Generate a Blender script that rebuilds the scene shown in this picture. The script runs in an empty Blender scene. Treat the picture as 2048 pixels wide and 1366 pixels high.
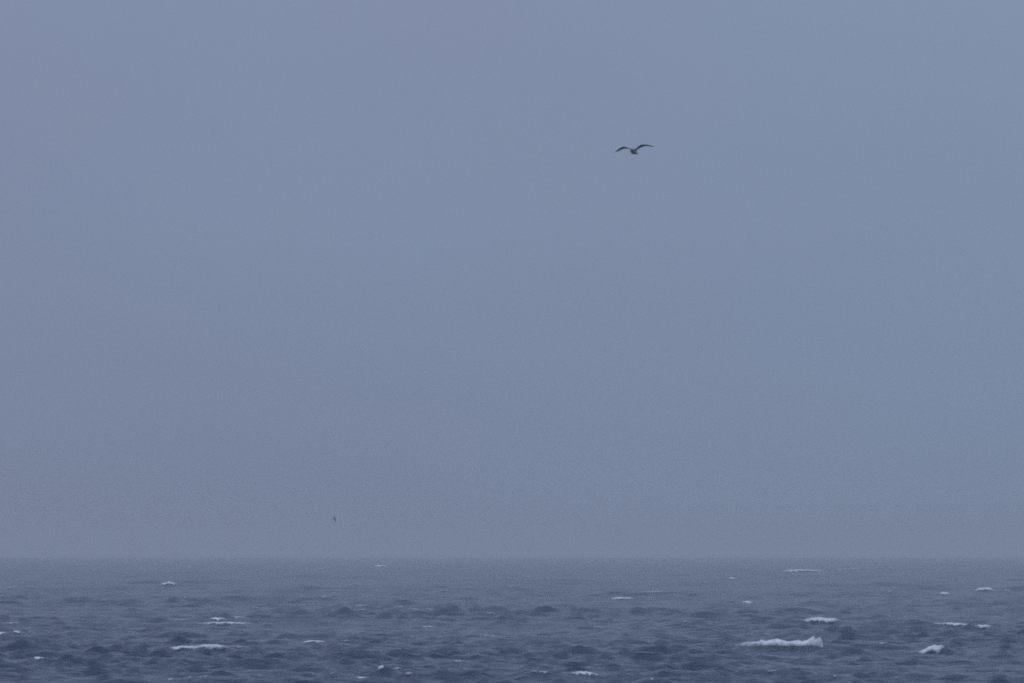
import bpy, math
import numpy as np

# ------------------------------------------------------------------ frame
PW, PH = 2048, 1366                  # the photograph's own pixels
FPX = 400.0 / 36.0 * PW              # 400 mm lens on a 36 mm wide sensor
CAM_H = 5.0                          # eye height above the mean water
Y_HOR = 1089.0                       # row of the level line; the sea's edge dips below it
EARTH_R = 7.4e6                      # earth's radius with mean refraction

sc = bpy.context.scene
col = sc.collection

cam_d = bpy.data.cameras.new('camera')
cam_d.lens, cam_d.sensor_width = 400.0, 36.0
cam_d.clip_start, cam_d.clip_end = 1.0, 80000.0
cam = bpy.data.objects.new('camera', cam_d)
cam.location = (0, 0, CAM_H)
PITCH = math.atan((Y_HOR - PH / 2) / FPX)
cam.rotation_euler = (math.pi / 2 + PITCH, 0, 0)
col.objects.link(cam)
sc.camera = cam

# ------------------------------------------------------------------ sky: heavy overcast over a Nishita base
SUN_EL, SUN_AZ = math.radians(38), math.radians(215)     # behind the cloud, over the viewer's shoulder
world = bpy.data.worlds.new('World')
sc.world = world
world.use_nodes = True
nt = world.node_tree
nt.nodes.clear()
N, L = nt.nodes.new, nt.links.new
out = N('ShaderNodeOutputWorld')
bg = N('ShaderNodeBackground')
bg.inputs['Strength'].default_value = 0.1
sky = N('ShaderNodeTexSky')
sky.sky_type = 'NISHITA'
sky.sun_disc = False
sky.sun_elevation, sky.sun_rotation = SUN_EL, SUN_AZ
sky.air_density, sky.dust_density, sky.ozone_density = 1.0, 4.0, 2.0
hsv = N('ShaderNodeHueSaturation')
hsv.inputs['Saturation'].default_value = 0.55
L(sky.outputs[0], hsv.inputs['Color'])
tc = N('ShaderNodeTexCoord')
sep = N('ShaderNodeSeparateXYZ')
L(tc.outputs['Generated'], sep.inputs[0])


def wmath(op, a, b=None, clamp=False):
    n = N('ShaderNodeMath')
    n.operation = op
    n.use_clamp = clamp
    for i, v in enumerate((a, b)):
        if v is None:
            continue
        if isinstance(v, (int, float)):
            n.inputs[i].default_value = v
        else:
            L(v, n.inputs[i])
    return n.outputs[0]


# overcast luminance rises from the horizon to the zenith (about 1 : 2.7)
zc = wmath('MAXIMUM', sep.outputs['Z'], 0.0)
zr = wmath('POWER', zc, 0.7)
lum = wmath('MULTIPLY_ADD', zr, 1.7)
lum.node.inputs[2].default_value = 1.0
cn = N('ShaderNodeTexNoise')                      # soft cloud mottling
cn.inputs['Scale'].default_value = 9.0
cn.inputs['Detail'].default_value = 3.0
cn.inputs['Roughness'].default_value = 0.45
mp = N('ShaderNodeMapping')
mp.inputs['Scale'].default_value = (1, 1, 1.6)
L(tc.outputs['Generated'], mp.inputs['Vector'])
L(mp.outputs[0], cn.inputs['Vector'])
mot = wmath('MULTIPLY_ADD', cn.outputs['Fac'], 0.16)
mot.node.inputs[2].default_value = 0.92
lum = wmath('MULTIPLY', lum, mot)
SKY_RGB = (0.193, 0.241, 0.357)
vm = N('ShaderNodeVectorMath')
vm.operation = 'SCALE'
vm.inputs[0].default_value = tuple(c * 10 for c in SKY_RGB)   # x10: the background strength is 0.1
L(lum, vm.inputs['Scale'])
cn2 = N('ShaderNodeTexNoise')                     # thinner and thicker cloud: paler blue, duller mauve
cn2.inputs['Scale'].default_value = 17.0
cn2.inputs['Detail'].default_value = 2.0
L(mp.outputs[0], cn2.inputs['Vector'])
tint = N('ShaderNodeMix')
tint.data_type = 'RGBA'
tint.inputs[6].default_value = (1.0, 0.945, 0.955, 1)
tint.inputs[7].default_value = (0.985, 1.045, 1.035, 1)
gx_ = wmath('MULTIPLY', sep.outputs['X'], 9.0)             # the cloud is thicker on one hand, thinner on the other
gx_ = wmath('TANH', gx_)
gx_ = wmath('MULTIPLY_ADD', gx_, 0.5)
L(cn2.outputs['Fac'], gx_.node.inputs[2])
L(gx_, tint.inputs[0])
tm = N('ShaderNodeVectorMath')
tm.operation = 'MULTIPLY'
L(vm.outputs[0], tm.inputs[0])
L(tint.outputs[2], tm.inputs[1])
mix = N('ShaderNodeMix')
mix.data_type = 'RGBA'
mix.inputs[0].default_value = 0.93
L(hsv.outputs[0], mix.inputs[6])
L(tm.outputs[0], mix.inputs[7])
L(mix.outputs[2], bg.inputs['Color'])
L(bg.outputs[0], out.inputs['Surface'])

sun_d = bpy.data.lights.new('sun', 'SUN')
sun_d.energy = 0.5
sun_d.angle = math.radians(45)
sun_d.color = (1.0, 0.97, 0.93)
sun = bpy.data.objects.new('sun', sun_d)
sun.location = (0, 0, 60)
sun.rotation_euler = (math.radians(90) - SUN_EL, 0, math.radians(180) - SUN_AZ)
col.objects.link(sun)

vs = sc.view_settings
vs.view_transform, vs.look = 'Standard', 'None'
vs.exposure, vs.gamma = 0.0, 1.0
vs.use_curve_mapping = False
sc.render.engine = 'CYCLES'
cy = sc.cycles
cy.use_denoising = False
cy.max_bounces, cy.diffuse_bounces, cy.glossy_bounces, cy.volume_bounces = 5, 2, 3, 0
cy.use_adaptive_sampling = False
cy.pixel_filter_type = 'BLACKMAN_HARRIS'
cy.filter_width = 1.9
sc.render.dither_intensity = 1.0


# ------------------------------------------------------------------ materials
def new_mat(name):
    m = bpy.data.materials.new(name)
    m.use_nodes = True
    t = m.node_tree
    return m, t, t.nodes['Principled BSDF']


def water_mat():
    m, t, p = new_mat('sea_water')
    p.inputs['Base Color'].default_value = (0.022, 0.043, 0.076, 1)
    p.inputs['IOR'].default_value = 1.333
    p.inputs['Roughness'].default_value = 0.18
    tcn = t.nodes.new('ShaderNodeTexCoord')
    last = None
    for sx, sy, det, dist, rot in ((0.7, 2.4, 4, 0.40, 0.12), (2.6, 8.0, 3, 0.10, -0.1)):
        mpn = t.nodes.new('ShaderNodeMapping')
        mpn.inputs['Scale'].default_value = (sx, sy, 1)
        mpn.inputs['Rotation'].default_value = (0, 0, rot)
        t.links.new(tcn.outputs['Object'], mpn.inputs[0])
        nz = t.nodes.new('ShaderNodeTexNoise')
        nz.inputs['Scale'].default_value = 1.0
        nz.inputs['Detail'].default_value = det
        nz.inputs['Distortion'].default_value = 0.4
        t.links.new(mpn.outputs[0], nz.inputs['Vector'])
        b = t.nodes.new('ShaderNodeBump')
        b.inputs['Strength'].default_value = 0.8
        b.inputs['Distance'].default_value = dist
        t.links.new(nz.outputs['Fac'], b.inputs['Height'])
        if last:
            t.links.new(last.outputs[0], b.inputs['Normal'])
        last = b
    t.links.new(last.outputs[0], p.inputs['Normal'])
    return m


def foam_mat(name, cover, pale):
    """broken water: white where dense, laced with gaps through which the sea shows"""
    m, t, p = new_mat(name)
    p.inputs['Roughness'].default_value = 0.8
    tcn = t.nodes.new('ShaderNodeTexCoord')

    def noise(scale, detail):
        nz = t.nodes.new('ShaderNodeTexNoise')
        nz.inputs['Scale'].default_value = scale
        nz.inputs['Detail'].default_value = detail
        nz.inputs['Roughness'].default_value = 0.62
        t.links.new(tcn.outputs['Object'], nz.inputs['Vector'])
        return nz

    def ramp(nz, p0, c0, p1, c1):
        r = t.nodes.new('ShaderNodeValToRGB')
        e = r.color_ramp.elements
        e[0].position, e[0].color, e[1].position, e[1].color = p0, c0, p1, c1
        t.links.new(nz.outputs['Fac'], r.inputs[0])
        return r
    n1, n2 = noise(2.2, 5), noise(5.5, 6)
    r = ramp(n1, 0.32, (pale * .70, pale * .74, pale * .77, 1), 0.62, (pale, pale * 1.02, pale * 1.04, 1))
    t.links.new(r.outputs[0], p.inputs['Base Color'])
    at_ = t.nodes.new('ShaderNodeAttribute')
    at_.attribute_name = 'cover'                       # how closely the bubbles lie
    ad = t.nodes.new('ShaderNodeMath')
    ad.operation = 'MULTIPLY_ADD'
    ad.inputs[1].default_value = 1.5
    t.links.new(n2.outputs['Fac'], ad.inputs[0])
    t.links.new(at_.outputs['Fac'], ad.inputs[2])
    al = t.nodes.new('ShaderNodeMapRange')
    al.inputs['From Min'].default_value = 1.25 - cover
    al.inputs['From Max'].default_value = 2.05 - cover
    t.links.new(ad.outputs[0], al.inputs['Value'])
    t.links.new(al.outputs[0], p.inputs['Alpha'])
    b = t.nodes.new('ShaderNodeBump')
    b.inputs['Distance'].default_value = 0.06
    b.inputs['Strength'].default_value = 0.7
    t.links.new(n1.outputs['Fac'], b.inputs['Height'])
    t.links.new(b.outputs[0], p.inputs['Normal'])
    return m


def feather_mat(name, dark, light):
    m, t, p = new_mat(name)
    p.inputs['Roughness'].default_value = 0.75
    tcn = t.nodes.new('ShaderNodeTexCoord')
    nz = t.nodes.new('ShaderNodeTexNoise')
    nz.inputs['Scale'].default_value = 22
    nz.inputs['Detail'].default_value = 4
    t.links.new(tcn.outputs['Object'], nz.inputs['Vector'])
    r = t.nodes.new('ShaderNodeValToRGB')
    r.color_ramp.elements[0].position, r.color_ramp.elements[0].color = 0.35, (*dark, 1)
    r.color_ramp.elements[1].position, r.color_ramp.elements[1].color = 0.68, (*light, 1)
    t.links.new(nz.outputs['Fac'], r.inputs[0])
    t.links.new(r.outputs[0], p.inputs['Base Color'])
    return m


M_WATER, M_FOAM, M_THIN = water_mat(), foam_mat('dense_foam', 0.40, 0.73), foam_mat('thin_foam', 0.16, 0.54)
M_FEATHER = feather_mat('upper_feathers', (0.10, 0.098, 0.104), (0.20, 0.19, 0.19))
M_WINGUNDER = feather_mat('under_feathers', (0.32, 0.305, 0.31), (0.50, 0.47, 0.47))


def grid_mesh(name, V, nr, nc, smooth=True):
    """a mesh from an nr x nc lattice of points"""
    me = bpy.data.meshes.new(name)
    a = np.arange(nr * nc, dtype=np.int32).reshape(nr, nc)
    F = np.stack([a[:-1, :-1], a[:-1, 1:], a[1:, 1:], a[1:, :-1]], -1).reshape(-1, 4)
    me.vertices.add(nr * nc)
    me.vertices.foreach_set('co', V.reshape(-1).astype(np.float32))
    me.loops.add(F.size)
    me.loops.foreach_set('vertex_index', F.reshape(-1))
    me.polygons.add(len(F))
    me.polygons.foreach_set('loop_start', np.arange(0, F.size, 4, dtype=np.int32))
    me.polygons.foreach_set('use_smooth', np.full(len(F), smooth))
    me.update(calc_edges=True)
    return me


# ------------------------------------------------------------------ the sea
rng = np.random.default_rng(11)

# rows: distance from the viewer, coarser with distance
S0, D0, EXPO = 0.27, 385.0, 1.68


def spacing(d):
    return S0 * (d / D0) ** EXPO if d > D0 else S0 + (D0 - d) * 0.030


rows = [D0]
while rows[-1] < 12000:
    rows.append(rows[-1] + spacing(rows[-1]))
near = [D0]
while near[-1] > 14:
    near.append(near[-1] - spacing(near[-1]))
ROWD = np.array(near[:0:-1] + rows)
SPC = np.gradient(ROWD)
half = PW / 2 / FPX
core = np.linspace(-1.2, 1.2, 560) * half
step, side, u = core[1] - core[0], [], core[-1]
while u < 1.6:
    step *= 1.2
    u += step
    side.append(u)
side = np.array(side)
COLU = np.concatenate([-side[::-1], core, side])
NR, NC = len(ROWD), len(COLU)

PX = (ROWD[:, None] * COLU[None, :]).astype(np.float32)
PY = np.repeat(ROWD[:, None], NC, 1).astype(np.float32)
DX = np.zeros_like(PX); DY = np.zeros_like(PX); DZ = np.zeros_like(PX)

lam = np.concatenate([np.exp(rng.uniform(math.log(0.65), math.log(2.6), 110)), np.exp(rng.uniform(math.log(2.6), math.log(28.0), 100))])
lam.sort()
lam = lam[::-1]
PEAK = 5.0
for l in lam:
    k = 2 * math.pi / l
    th = math.radians(-90 + 10) + rng.normal(0, math.radians(15 + 20 * min(1, 1.6 / l)))   # waves run towards the viewer
    peak = 1.0 if l < PEAK else (PEAK / l) ** 1.05
    a = (0.0023 if l > 2.6 else 0.0046) * l * peak * rng.uniform(0.5, 1.5)
    kx, ky = k * math.cos(th), k * math.sin(th)
    w = np.clip((l / SPC - 0.8) / 0.8, 0, 1).astype(np.float32)
    idx = np.nonzero(w > 0)[0]
    if len(idx) == 0:
        continue
    i0, i1 = idx[0], idx[-1] + 1
    ph = (kx * PX[i0:i1] + ky * PY[i0:i1] + rng.uniform(0, 6.283)).astype(np.float32)
    wa = (a * w[i0:i1])[:, None]
    DZ[i0:i1] += wa * np.cos(ph)
    s = wa * np.sin(ph) * 1.0
    DX[i0:i1] -= s * math.cos(th)
    DY[i0:i1] -= s * math.sin(th)
# groups: wave height swells and sinks over some tens of metres
grp = 1 + 0.22 * np.sin(PX / 11 + PY / 61 + 1) + 0.2 * np.sin(-PX / 17 + PY / 43 + 2.2)
DZ *= grp
sd = float(DZ[:900].std())
DZ = sd * (np.exp(np.clip(0.16 * DZ / sd, -1, 0.6)) - 1) / 0.16         # peaked crests, flat troughs
DZ += (0.16 * np.cos(PY / 6.1 + PX / 31 + 0.4) + 0.13 * np.cos(PY / 8.7 - PX / 43 + 2.0)) * np.clip(34 / SPC / 2 - 1, 0, 1)[:, None]   # low long swell
DZ -= (PX ** 2 + PY ** 2) / (2 * EARTH_R)            # the sea curves away

# whitecaps as read off the photograph: centre x, y, width, height in enlarged pixels of three strips
Z = 2048 / 700.0
CAPS = []
for ox, lst in (
    (0, [(930,186,34,10),(1220,184,40,7),(1108,216,36,8),(560,234,40,10),(475,279,42,11),(55,339,46,9),(190,342,50,8),
         (988,313,85,28),(1408,351,80,13),(1670,228,24,7),(1875,228,30,7),(1660,263,24,9),(1318,290,24,7),(2010,276,30,6),
         (1900,393,30,13),(15,393,24,9),(1275,507,82,19),(1398,506,78,11),(1310,542,250,16),(1060,528,110,6),(1910,488,26,9),
         (70,530,74,9),(15,600,44,22),(110,598,48,17),(1090,680,160,30),(1245,675,170,26),(1390,674,90,11),(1840,650,115,17),
         (2025,652,25,11),(230,735,55,15),(990,880,36,11),(1105,873,34,9),(1200,860,44,9),(1935,843,32,9),(1085,392,18,7),
         (1040,350,22,7),(320,478,24,9),(1500,455,32,7)]),
    (680, [(240,210,68,14),(925,177,26,6),(1100,270,72,7),(1510,260,42,7),(20,278,40,7),(185,300,22,7),(610,354,34,9),
           (1000,329,42,7),(1370,367,28,7),(1568,357,22,9),(1840,363,190,10),(1650,397,115,17),(1075,405,24,7),(120,437,74,9),
           (125,476,64,9),(358,452,24,11),(430,454,62,11),(520,461,48,9),(875,482,52,7),(575,534,34,9),(520,565,80,12),
           (2025,534,44,9),(1515,568,48,9),(880,618,84,9),(38,652,18,9),(690,766,78,13),(235,805,36,22),
           (130,850,54,15),(392,846,50,13),(1130,830,34,13),(1185,828,54,13),(1265,834,74,11),(1435,838,140,16),(1825,873,24,13),
           (330,797,64,11)]),
    (1348, [(755,236,205,22),(1050,227,95,11),(960,231,64,7),(1290,226,44,9),(335,283,38,15),(1183,273,22,9),(1290,338,26,9),
            (1260,360,44,9),(1585,370,58,17),(1815,345,98,32),(1740,380,26,7),(1945,342,54,9),(430,418,54,19),(295,380,26,7),
            (855,512,190,22),(90,534,84,7),(1630,550,185,14),(1815,562,78,20),(545,608,32,13),(610,668,500,48),(1220,657,54,13),
            (1500,683,135,34),(575,824,55,11),(1310,863,44,9),(955,862,24,11)])):
    for (x, y, w, h) in lst:
        CAPS.append((ox + x / Z, 1060 + y / Z, w / Z, h / Z))
SLANT = {(1348 + 1500 / Z): 1.0, (680 + 1435 / Z): -0.7, (680 + 235 / Z): 0.8}


def row_of(d):
    return float(np.interp(d, ROWD, np.arange(NR)))


def col_of(u):
    return float(np.interp(u, COLU, np.arange(NC)))


def project(zz):
    """row of the photograph at which each point of the sea stands, and whether a nearer wave hides it"""
    E = (zz - CAM_H) / (PY + DY)
    top = np.maximum.accumulate(E, 0)
    return Y_HOR - E * FPX, E >= top


# each breaking crest is a steeper wave of its own, set on the crest nearest to where it stands
YP, VIS = project(DZ)
CREST = VIS.copy()
CREST[:-1] &= ~VIS[1:]
PLACED = []
for (cx, cyp, w, h) in CAPS:
    u = (cx - PW / 2) / FPX
    jc = int(round(col_of(u)))
    below = max(cyp - Y_HOR, 28.0)
    ig = int(round(row_of(CAM_H * FPX / below)))
    lift = 0.4 * h
    cand = np.nonzero(CREST[:, jc])[0]
    best = cand[np.argmin(np.abs(YP[cand, jc] - cyp - lift))] if len(cand) else ig
    if abs(YP[best, jc] - cyp - lift) > 4:
        cand = np.nonzero(VIS[:, jc])[0]
        best = cand[np.argmin(np.abs(YP[cand, jc] - cyp - lift))]
    ic = int(best)
    d = float(ROWD[ic])
    hm, wm = h * d / FPX, w * d / FPX
    x0 = u * d
    amp = 0.55 * hm + 0.02
    tilt = next((sl for kx_, sl in SLANT.items() if abs(kx_ - cx) < 1), 0.0)
    if tilt:
        amp *= 1.25
    sy = max(0.7, amp * 2.4, SPC[ic] * 1.3)
    sx = max(0.6 * wm, 0.6)
    r0, r1 = np.searchsorted(ROWD, (d - 4 * sy, d + 4 * sy))
    c0, c1 = np.searchsorted(COLU, ((x0 - 3 * sx) / d, (x0 + 3 * sx) / d))
    gx = (PX[r0:r1, c0:c1] - x0) / sx
    gy = (PY[r0:r1, c0:c1] - d) / sy
    gy = np.where(gy < 0, gy * 1.5, gy * 0.75)       # steep towards the viewer, long at the back
    lv = np.exp(-0.5 * (np.abs(gx) ** 4) - 0.5 * (gy * 0.8) ** 2) * (0.75 if w > 25 else 0.3)      # a breaking crest runs fairly level
    base = DZ[r0:r1, c0:c1]
    DZ[r0:r1, c0:c1] = base * (1 - lv) + lv * (float(DZ[ic, jc]) * 0.85 - 0.02)
    DZ[r0:r1, c0:c1] += amp * (1 + 0.75 * tilt * np.clip(gx, -1.2, 1.2)) * np.exp(-0.5 * (np.abs(gx) ** 3) - 0.5 * gy ** 2)
    PLACED.append((cx, cyp, w, h, d, x0, hm, wm, ic, jc, sy))

WX, WY, WZ = PX + DX, PY + DY, DZ
sea_me = grid_mesh('sea', np.stack([WX, WY, WZ], -1), NR, NC)
sea_me.materials.append(M_WATER)
sea = bpy.data.objects.new('sea', sea_me)
sea['kind'] = 'structure'
sea['label'] = 'choppy slate-blue sea dotted with small whitecaps, fading into haze'
col.objects.link(sea)


def vnoise(seed):
    """smooth lattice noise in two dimensions, 0..1"""
    g = np.random.default_rng(seed).random((64, 64))

    def f(x, y):
        xi, yi = np.floor(x).astype(int), np.floor(y).astype(int)
        fx, fy = x - xi, y - yi
        fx, fy = fx * fx * (3 - 2 * fx), fy * fy * (3 - 2 * fy)
        a, b = g[xi % 64, yi % 64], g[(xi + 1) % 64, yi % 64]
        c, e = g[xi % 64, (yi + 1) % 64], g[(xi + 1) % 64, (yi + 1) % 64]
        return (a * (1 - fx) + b * fx) * (1 - fy) + (c * (1 - fx) + e * fx) * fy
    return f


def sample(A, r, c):
    r = np.clip(r, 0, NR - 1.001); c = np.clip(c, 0, NC - 1.001)
    ri, ci = r.astype(int), c.astype(int)
    fr, fc = r - ri, c - ci
    return ((A[ri, ci] * (1 - fc) + A[ri, ci + 1] * fc) * (1 - fr) + (A[ri + 1, ci] * (1 - fc) + A[ri + 1, ci + 1] * fc) * fr)


def whitecap(n, cap):
    cx, cyp, w, h, d, x0, hm, wm, ic, jc, sy = cap
    nx = int(np.clip(w * 1.1, 14, 190))
    ny = int(np.clip(h * 1.6, 8, 26))
    f = vnoise(100 + n)
    U, V = np.meshgrid(np.linspace(-1, 1, nx), np.linspace(0, 1, ny))
    us = U[0]
    slope = 0.0
    for kx_, sl in SLANT.items():
        if abs(kx_ - cx) < 1:
            slope = 0.3 * sl
    fu = wm / max(hm, 0.05)
    xs = x0 + us * wm * (0.70 if w < 150 else 0.55)

    def water(A, X, Y):
        r = np.interp(np.ravel(Y), ROWD, np.arange(NR)).reshape(np.shape(Y))
        c = np.interp(np.ravel(X / Y), COLU, np.arange(NC)).reshape(np.shape(Y))
        return sample(A, r, c)

    # the foam follows the crest line ...
    ys = np.linspace(-0.8, 0.8, 33) * sy
    Yc = d + ys[:, None] + slope * us[None, :] * sy * 0.8
    Zc = water(WZ, np.broadcast_to(xs, Yc.shape), Yc)
    wgt = np.exp((Zc - Zc.max(0)) / (0.06 * hm + 0.01))
    crest = (Yc * wgt).sum(0) / wgt.sum(0)
    kern = np.ones(max(3, nx // 24 | 1)); kern /= kern.sum()
    pad = len(kern) // 2
    wide = np.ones(max(5, nx // 5 | 1)); wide /= wide.sum()
    crest = np.convolve(np.pad(crest, len(wide) // 2, mode='edge'), wide, 'valid')
    # ... and spills down the front, further in some places than in others, thinning to the ends
    e0, e1 = 1.2 + 1.6 * f(np.array(3.3), np.array(n * .7)), 1.2 + 1.6 * f(np.array(9.1), np.array(n * .7))
    if w > 150:
        e0, e1 = 1.7, 9.0
    taper = np.where(us < 0, 1 - np.abs(us) ** e0, 1 - np.abs(us) ** e1)
    rag = 0.5 * f(us * fu * 0.5 + 5, us * 0 + 2.5) + 0.5 * f(us * fu * 1.1 + 15, us * 0 + 7.5)
    spill = hm * (2.0 if w > 150 else 1.15 if w > 25 else 0.85) * taper * (0.2 + 1.25 * rag) + 0.015
    back = np.linspace(0, 1.5 * sy, 60)
    Yf = crest[None, :] - back[:, None]
    Zf = water(WZ, np.broadcast_to(xs, Yf.shape), Yf)
    down = (Zf[0][None, :] - Zf) > spill[None, :]
    reach = np.where(down.any(0), back[np.argmax(down, 0)], back[-1] * 0.6)
    reach = np.convolve(np.pad(reach, pad, mode='edge'), kern, 'valid')
    Y = crest[None, :] + (0.12 + 0.35 * (f(us * fu * 1.3 + 2, us * 0 + 12) - 0.5)) * 0.6 * sy - V * (reach[None, :] + 0.12 * sy)
    X = np.broadcast_to(xs, Y.shape)
    bx, by, bz = water(WX, X, Y), water(WY, X, Y), water(WZ, X, Y)
    n1 = f(U * fu * 0.8 + 20, V * 1.6 + 20)
    n2 = f(U * fu * 1.3 + 40, V * 3 + 9)
    n3 = f(U * fu * 3.2 + 11, V * 6 + 31)
    lump = 0.4 * n1 + 0.35 * n2 + 0.25 * n3
    body = np.clip(1 - np.abs(2 * V - 1) ** 3, 0, 1) * np.clip(taper, 0, 1)[None, :]
    t = hm * (0.42 * body * (0.25 + lump) - 0.05 - 0.05 * n2)
    if w > 150:                                                             # the tall splash at its end
        t += hm * 0.55 * np.exp(-((U - 0.80 - 0.05 * V) / 0.16) ** 4 - ((V - 0.4) / 0.4) ** 4) * (0.45 + 0.45 * n2 + 0.2 * n3)
        t += hm * 0.16 * body * (0.2 + n2)
    P = np.stack([bx + (n2 - 0.5) * 0.1 * hm, by - np.clip(t, 0, None) * 0.4, bz + t], -1)
    me = grid_mesh('whitecap', P, ny, nx)
    me.materials.append(M_FOAM if h > 4.6 else M_THIN)
    cov = np.clip(taper, 0, 1)[None, :] ** 0.8 * np.clip(1.15 - np.abs(2 * V - (1.08 if w > 150 else 0.85)) ** 2.0, 0, 1)
    at_ = me.attributes.new('cover', 'FLOAT', 'POINT')
    at_.data.foreach_set('value', (cov * 0.95).astype(np.float32).ravel())
    o = bpy.data.objects.new('whitecap', me)
    o.parent = sea
    col.objects.link(o)
    return o


for n, cap in enumerate(PLACED):
    o = whitecap(n, cap)
    if cap[2] > 150:
        o['label'] = 'longest and brightest whitecap, with a splash thrown up at one end'

# ------------------------------------------------------------------ birds
def loft(rings):
    """closed skin over rings of equal length"""
    n = len(rings[0])
    V = [tuple(p) for r in rings for p in r]
    F = []
    for i in range(len(rings) - 1):
        for j in range(n):
            F.append((i * n + j, i * n + (j + 1) % n, (i + 1) * n + (j + 1) % n, (i + 1) * n + j))
    F.append(tuple(range(n - 1, -1, -1)))
    F.append(tuple((len(rings) - 1) * n + j for j in range(n)))
    return V, F


def resample(pts, n):
    """smooth curve through points (Catmull-Rom)"""
    p = np.array(pts, float)
    p = np.vstack([2 * p[0] - p[1], p, 2 * p[-1] - p[-2]])
    out = []
    for t in np.linspace(0, len(pts) - 1 - 1e-6, n):
        i = int(t); s = t - i
        a, b, c, e = p[i], p[i + 1], p[i + 2], p[i + 3]
        out.append(0.5 * (2 * b + (c - a) * s + (2 * a - 5 * b + 4 * c - e) * s * s + (3 * b - a - 3 * c + e) * s ** 3))
    return np.array(out)


def wing_shell(le, te, thick):
    """wing from leading and trailing edge curves with a rounded airfoil section"""
    n = 26
    A, B = resample(le, n), resample(te, n)
    rings = []
    for i in range(n):
        ch = B[i] - A[i]
        span = A[min(i + 1, n - 1)] - A[max(i - 1, 0)]
        nrm = np.cross(span, ch)
        nrm /= np.linalg.norm(nrm) + 1e-9
        if nrm[2] < 0:
            nrm = -nrm
        A[i], B[i] = A[i] - ch * 0.10, A[i] + ch * 1.12
        ch = B[i] - A[i]
        s = i / (n - 1)
        th = thick * (1 - 0.45 * s)
        ring = []
        for q, up in ((0, 0), (.12, .75), (.35, 1.0), (.65, .7), (1, .12), (.65, -.15), (.35, -.25), (.12, -.4)):
            ring.append(A[i] + ch * q + nrm * th * up + np.array((0, 0, 0.12)) * np.linalg.norm(ch) * (q * (1 - q)))
        rings.append(ring)
    return loft(rings)


def body_shell(axis, seg=16):
    """axis: (point, radius sideways, radius upright)"""
    P = resample([a[0] for a in axis], 30)
    R = resample([(a[1], a[2], 0) for a in axis], 30)
    rings = []
    for i in range(30):
        t = P[min(i + 1, 29)] - P[max(i - 1, 0)]
        t /= np.linalg.norm(t)
        s = np.cross(t, (0, 0, 1)); s /= np.linalg.norm(s)
        u = np.cross(s, t)
        rings.append([P[i] + s * max(R[i][0], .002) * math.cos(a) + u * max(R[i][1], .002) * math.sin(a)
                      for a in np.linspace(0, 2 * math.pi, seg, endpoint=False)])
    return loft(rings)


def make_bird(name, loc, shells, voxel, label, group=None):
    V, F, mats = [], [], []
    for (v, f), _ in shells:
        o = len(V)
        V += v
        F += [tuple(o + i for i in q) for q in f]
    me = bpy.data.meshes.new(name)
    me.from_pydata([tuple(map(float, p)) for p in V], [], F)
    me.update()
    tmp = bpy.data.objects.new(name + '_source', me)
    col.objects.link(tmp)
    rm = tmp.modifiers.new('skin', 'REMESH')           # one continuous skin over trunk, wings and tail
    rm.mode, rm.voxel_size, rm.use_smooth_shade = 'VOXEL', voxel, True
    sm = tmp.modifiers.new('smooth', 'SMOOTH')
    sm.factor, sm.iterations = 0.5, 2
    dg = bpy.context.evaluated_depsgraph_get()
    res = bpy.data.meshes.new_from_object(tmp.evaluated_get(dg))
    res.name = name
    bpy.data.objects.remove(tmp)
    o = bpy.data.objects.new(name, res)
    col.objects.link(o)
    o.location = loc
    res.materials.clear()
    res.materials.append(M_FEATHER)
    res.materials.append(M_WINGUNDER)                  # paler below, as seabirds are
    nz = np.empty(len(res.polygons) * 3, np.float32)
    res.polygons.foreach_get('normal', nz)
    res.polygons.foreach_set('material_index', (nz[2::3] < 0.12).astype(np.int32))
    return o


def at(px, py, d):
    """the point seen at a pixel of the photograph, d metres out"""
    return np.array(((px - PW / 2) / FPX * d, d, CAM_H + (Y_HOR - py) / FPX * d))


# the near bird: comes towards the viewer and to one side, wings arched
D1 = 300.0
C1 = at(1210 + 1010 / 17.07, 270 + 560 / 17.07, D1)
q = D1 / FPX


def b1(zx, zy, dep):
    return np.array(((zx - 1010) / 17.07 * q, dep * q, -(zy - 560) / 17.07 * q))


def wing(le, te, sgn):
    A = [b1(x, y, -0.30 * (x - 1010) / 17.07 - 4 + 6 * i / len(le)) for i, (x, y) in enumerate(le)]
    B = [b1(x, y, -0.30 * (x - 1010) / 17.07 - 4 + 6 * i / len(te) + 8.0 * (1 - i / len(te)) ** 0.6 + .5) for i, (x, y) in enumerate(te)]
    return wing_shell(A, B, 0.016)


rw = wing([(985, 545), (1040, 482), (1120, 415), (1205, 348), (1290, 328), (1400, 331), (1500, 348), (1600, 374), (1695, 404)],
          [(1060, 600), (1086, 530), (1125, 482), (1195, 440), (1285, 398), (1385, 378), (1485, 380), (1590, 398), (1688, 414)], 1)
lw = wing([(960, 520), (840, 470), (755, 428), (668, 396), (600, 402), (535, 424), (470, 468), (405, 524), (350, 570)],
          [(960, 545), (842, 486), (750, 464), (670, 458), (600, 476), (530, 506), (465, 536), (405, 562), (354, 582)], -1)
trunk = body_shell([(b1(872, 520, -19), .006, .006), (b1(884, 514, -17), .018, .018), (b1(904, 512, -13), .040, .040),
                    (b1(926, 522, -9), .046, .046), (b1(958, 556, -2), .066, .066), (b1(990, 575, 4), .064, .062),
                    (b1(1030, 592, 10), .046, .044), (b1(1075, 615, 16), .032, .020), (b1(1122, 632, 22), .030, .007)])
bird = make_bird('seabird', C1, [(rw, 1), (lw, 1), (trunk, 0)], 0.0034, None)
bird['label'] = 'dark seabird gliding high above the sea with arched wings'
bird['category'] = 'bird'

# the far bird: banked hard, low over the water, wings one above the other
D2 = 1850.0
q2 = D2 / FPX
C2 = at(640 + 880 / 30.35, 1015 + 700 / 30.35, D2)


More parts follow.
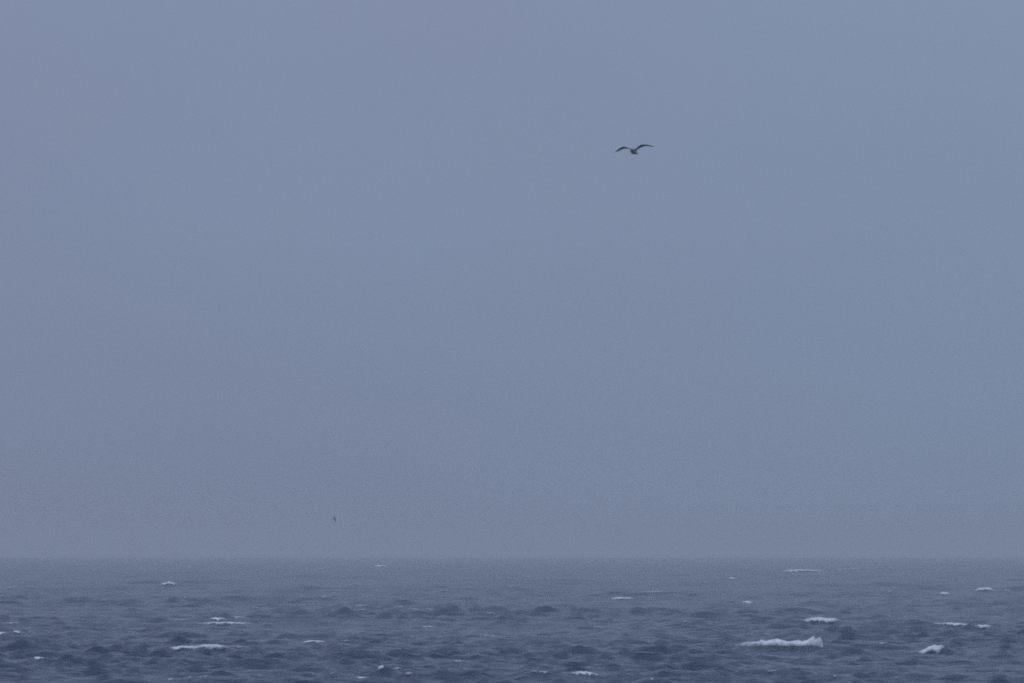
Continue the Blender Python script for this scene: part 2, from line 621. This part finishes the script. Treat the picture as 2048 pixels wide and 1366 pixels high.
def b2(zx, zy, dep):
    return np.array(((zx - 880) / 30.35 * q2, dep, -(zy - 700) / 30.35 * q2))


uw = wing_shell([b2(905, 715, 0), b2(932, 655, -.06), b2(897, 600, -.10), b2(852, 550, -.12), b2(790, 508, -.14)],
                [b2(855, 715, .03), b2(852, 655, .0), b2(838, 605, -.06), b2(820, 560, -.09), b2(782, 518, -.12)], 0.03)
dw = wing_shell([b2(905, 680, 0), b2(950, 735, .12), b2(960, 790, .22), b2(948, 845, .28), b2(926, 912, .30)],
                [b2(855, 680, .0), b2(878, 740, .10), b2(895, 795, .2), b2(905, 850, .26), b2(914, 918, .29)], 0.03)
tb = body_shell([(b2(980, 690, -.03), .010, .010), (b2(955, 690, -.03), .04, .04), (b2(915, 690, 0), .07, .065),
                 (b2(865, 690, .04), .07, .06), (b2(805, 688, .08), .06, .05), (b2(725, 684, .12), .09, .045)])
bird2 = make_bird('seabird', C2, [(uw, 1), (dw, 1), (tb, 0)], 0.010, None)
bird2.data.materials[1] = M_FEATHER                 # dark all over
bird2['label'] = 'tiny distant seabird banking steeply on edge just above the hazy horizon'
bird2['category'] = 'bird'

# ------------------------------------------------------------------ haze: one closed box of even, pale air
x1, y0, y1, z0, z1 = 20500.0, -60.0, 12600.0, float(WZ.min()) - 1.0, 20.0
hv = [(sx * x1, y, z) for z in (z0, z1) for y in (y0, y1) for sx in (-1, 1)]
hf = [(0, 2, 3, 1), (4, 5, 7, 6), (0, 1, 5, 4), (2, 6, 7, 3), (0, 4, 6, 2), (1, 3, 7, 5)]
hm_ = bpy.data.meshes.new('haze')
hm_.from_pydata(hv, [], hf)
m = bpy.data.materials.new('haze_air')
m.use_nodes = True
m.node_tree.nodes.clear()
mo = m.node_tree.nodes.new('ShaderNodeOutputMaterial')
pv = m.node_tree.nodes.new('ShaderNodeVolumePrincipled')
pv.inputs['Color'].default_value = (0.775, 0.805, 0.835, 1)
pv.inputs['Density'].default_value = 0.5 / 3350
pv.inputs['Anisotropy'].default_value = 0.0
m.node_tree.links.new(pv.outputs[0], mo.inputs['Volume'])
hm_.materials.append(m)
hz = bpy.data.objects.new('haze', hm_)
hz['kind'] = 'stuff'
hz['label'] = 'pale blue-grey sea haze hiding the horizon'
col.objects.link(hz)
print('sea', NR, NC, NR * NC, 'zrange', WZ.min(), WZ.max(), 'Hs', 4 * WZ[60:600].std())
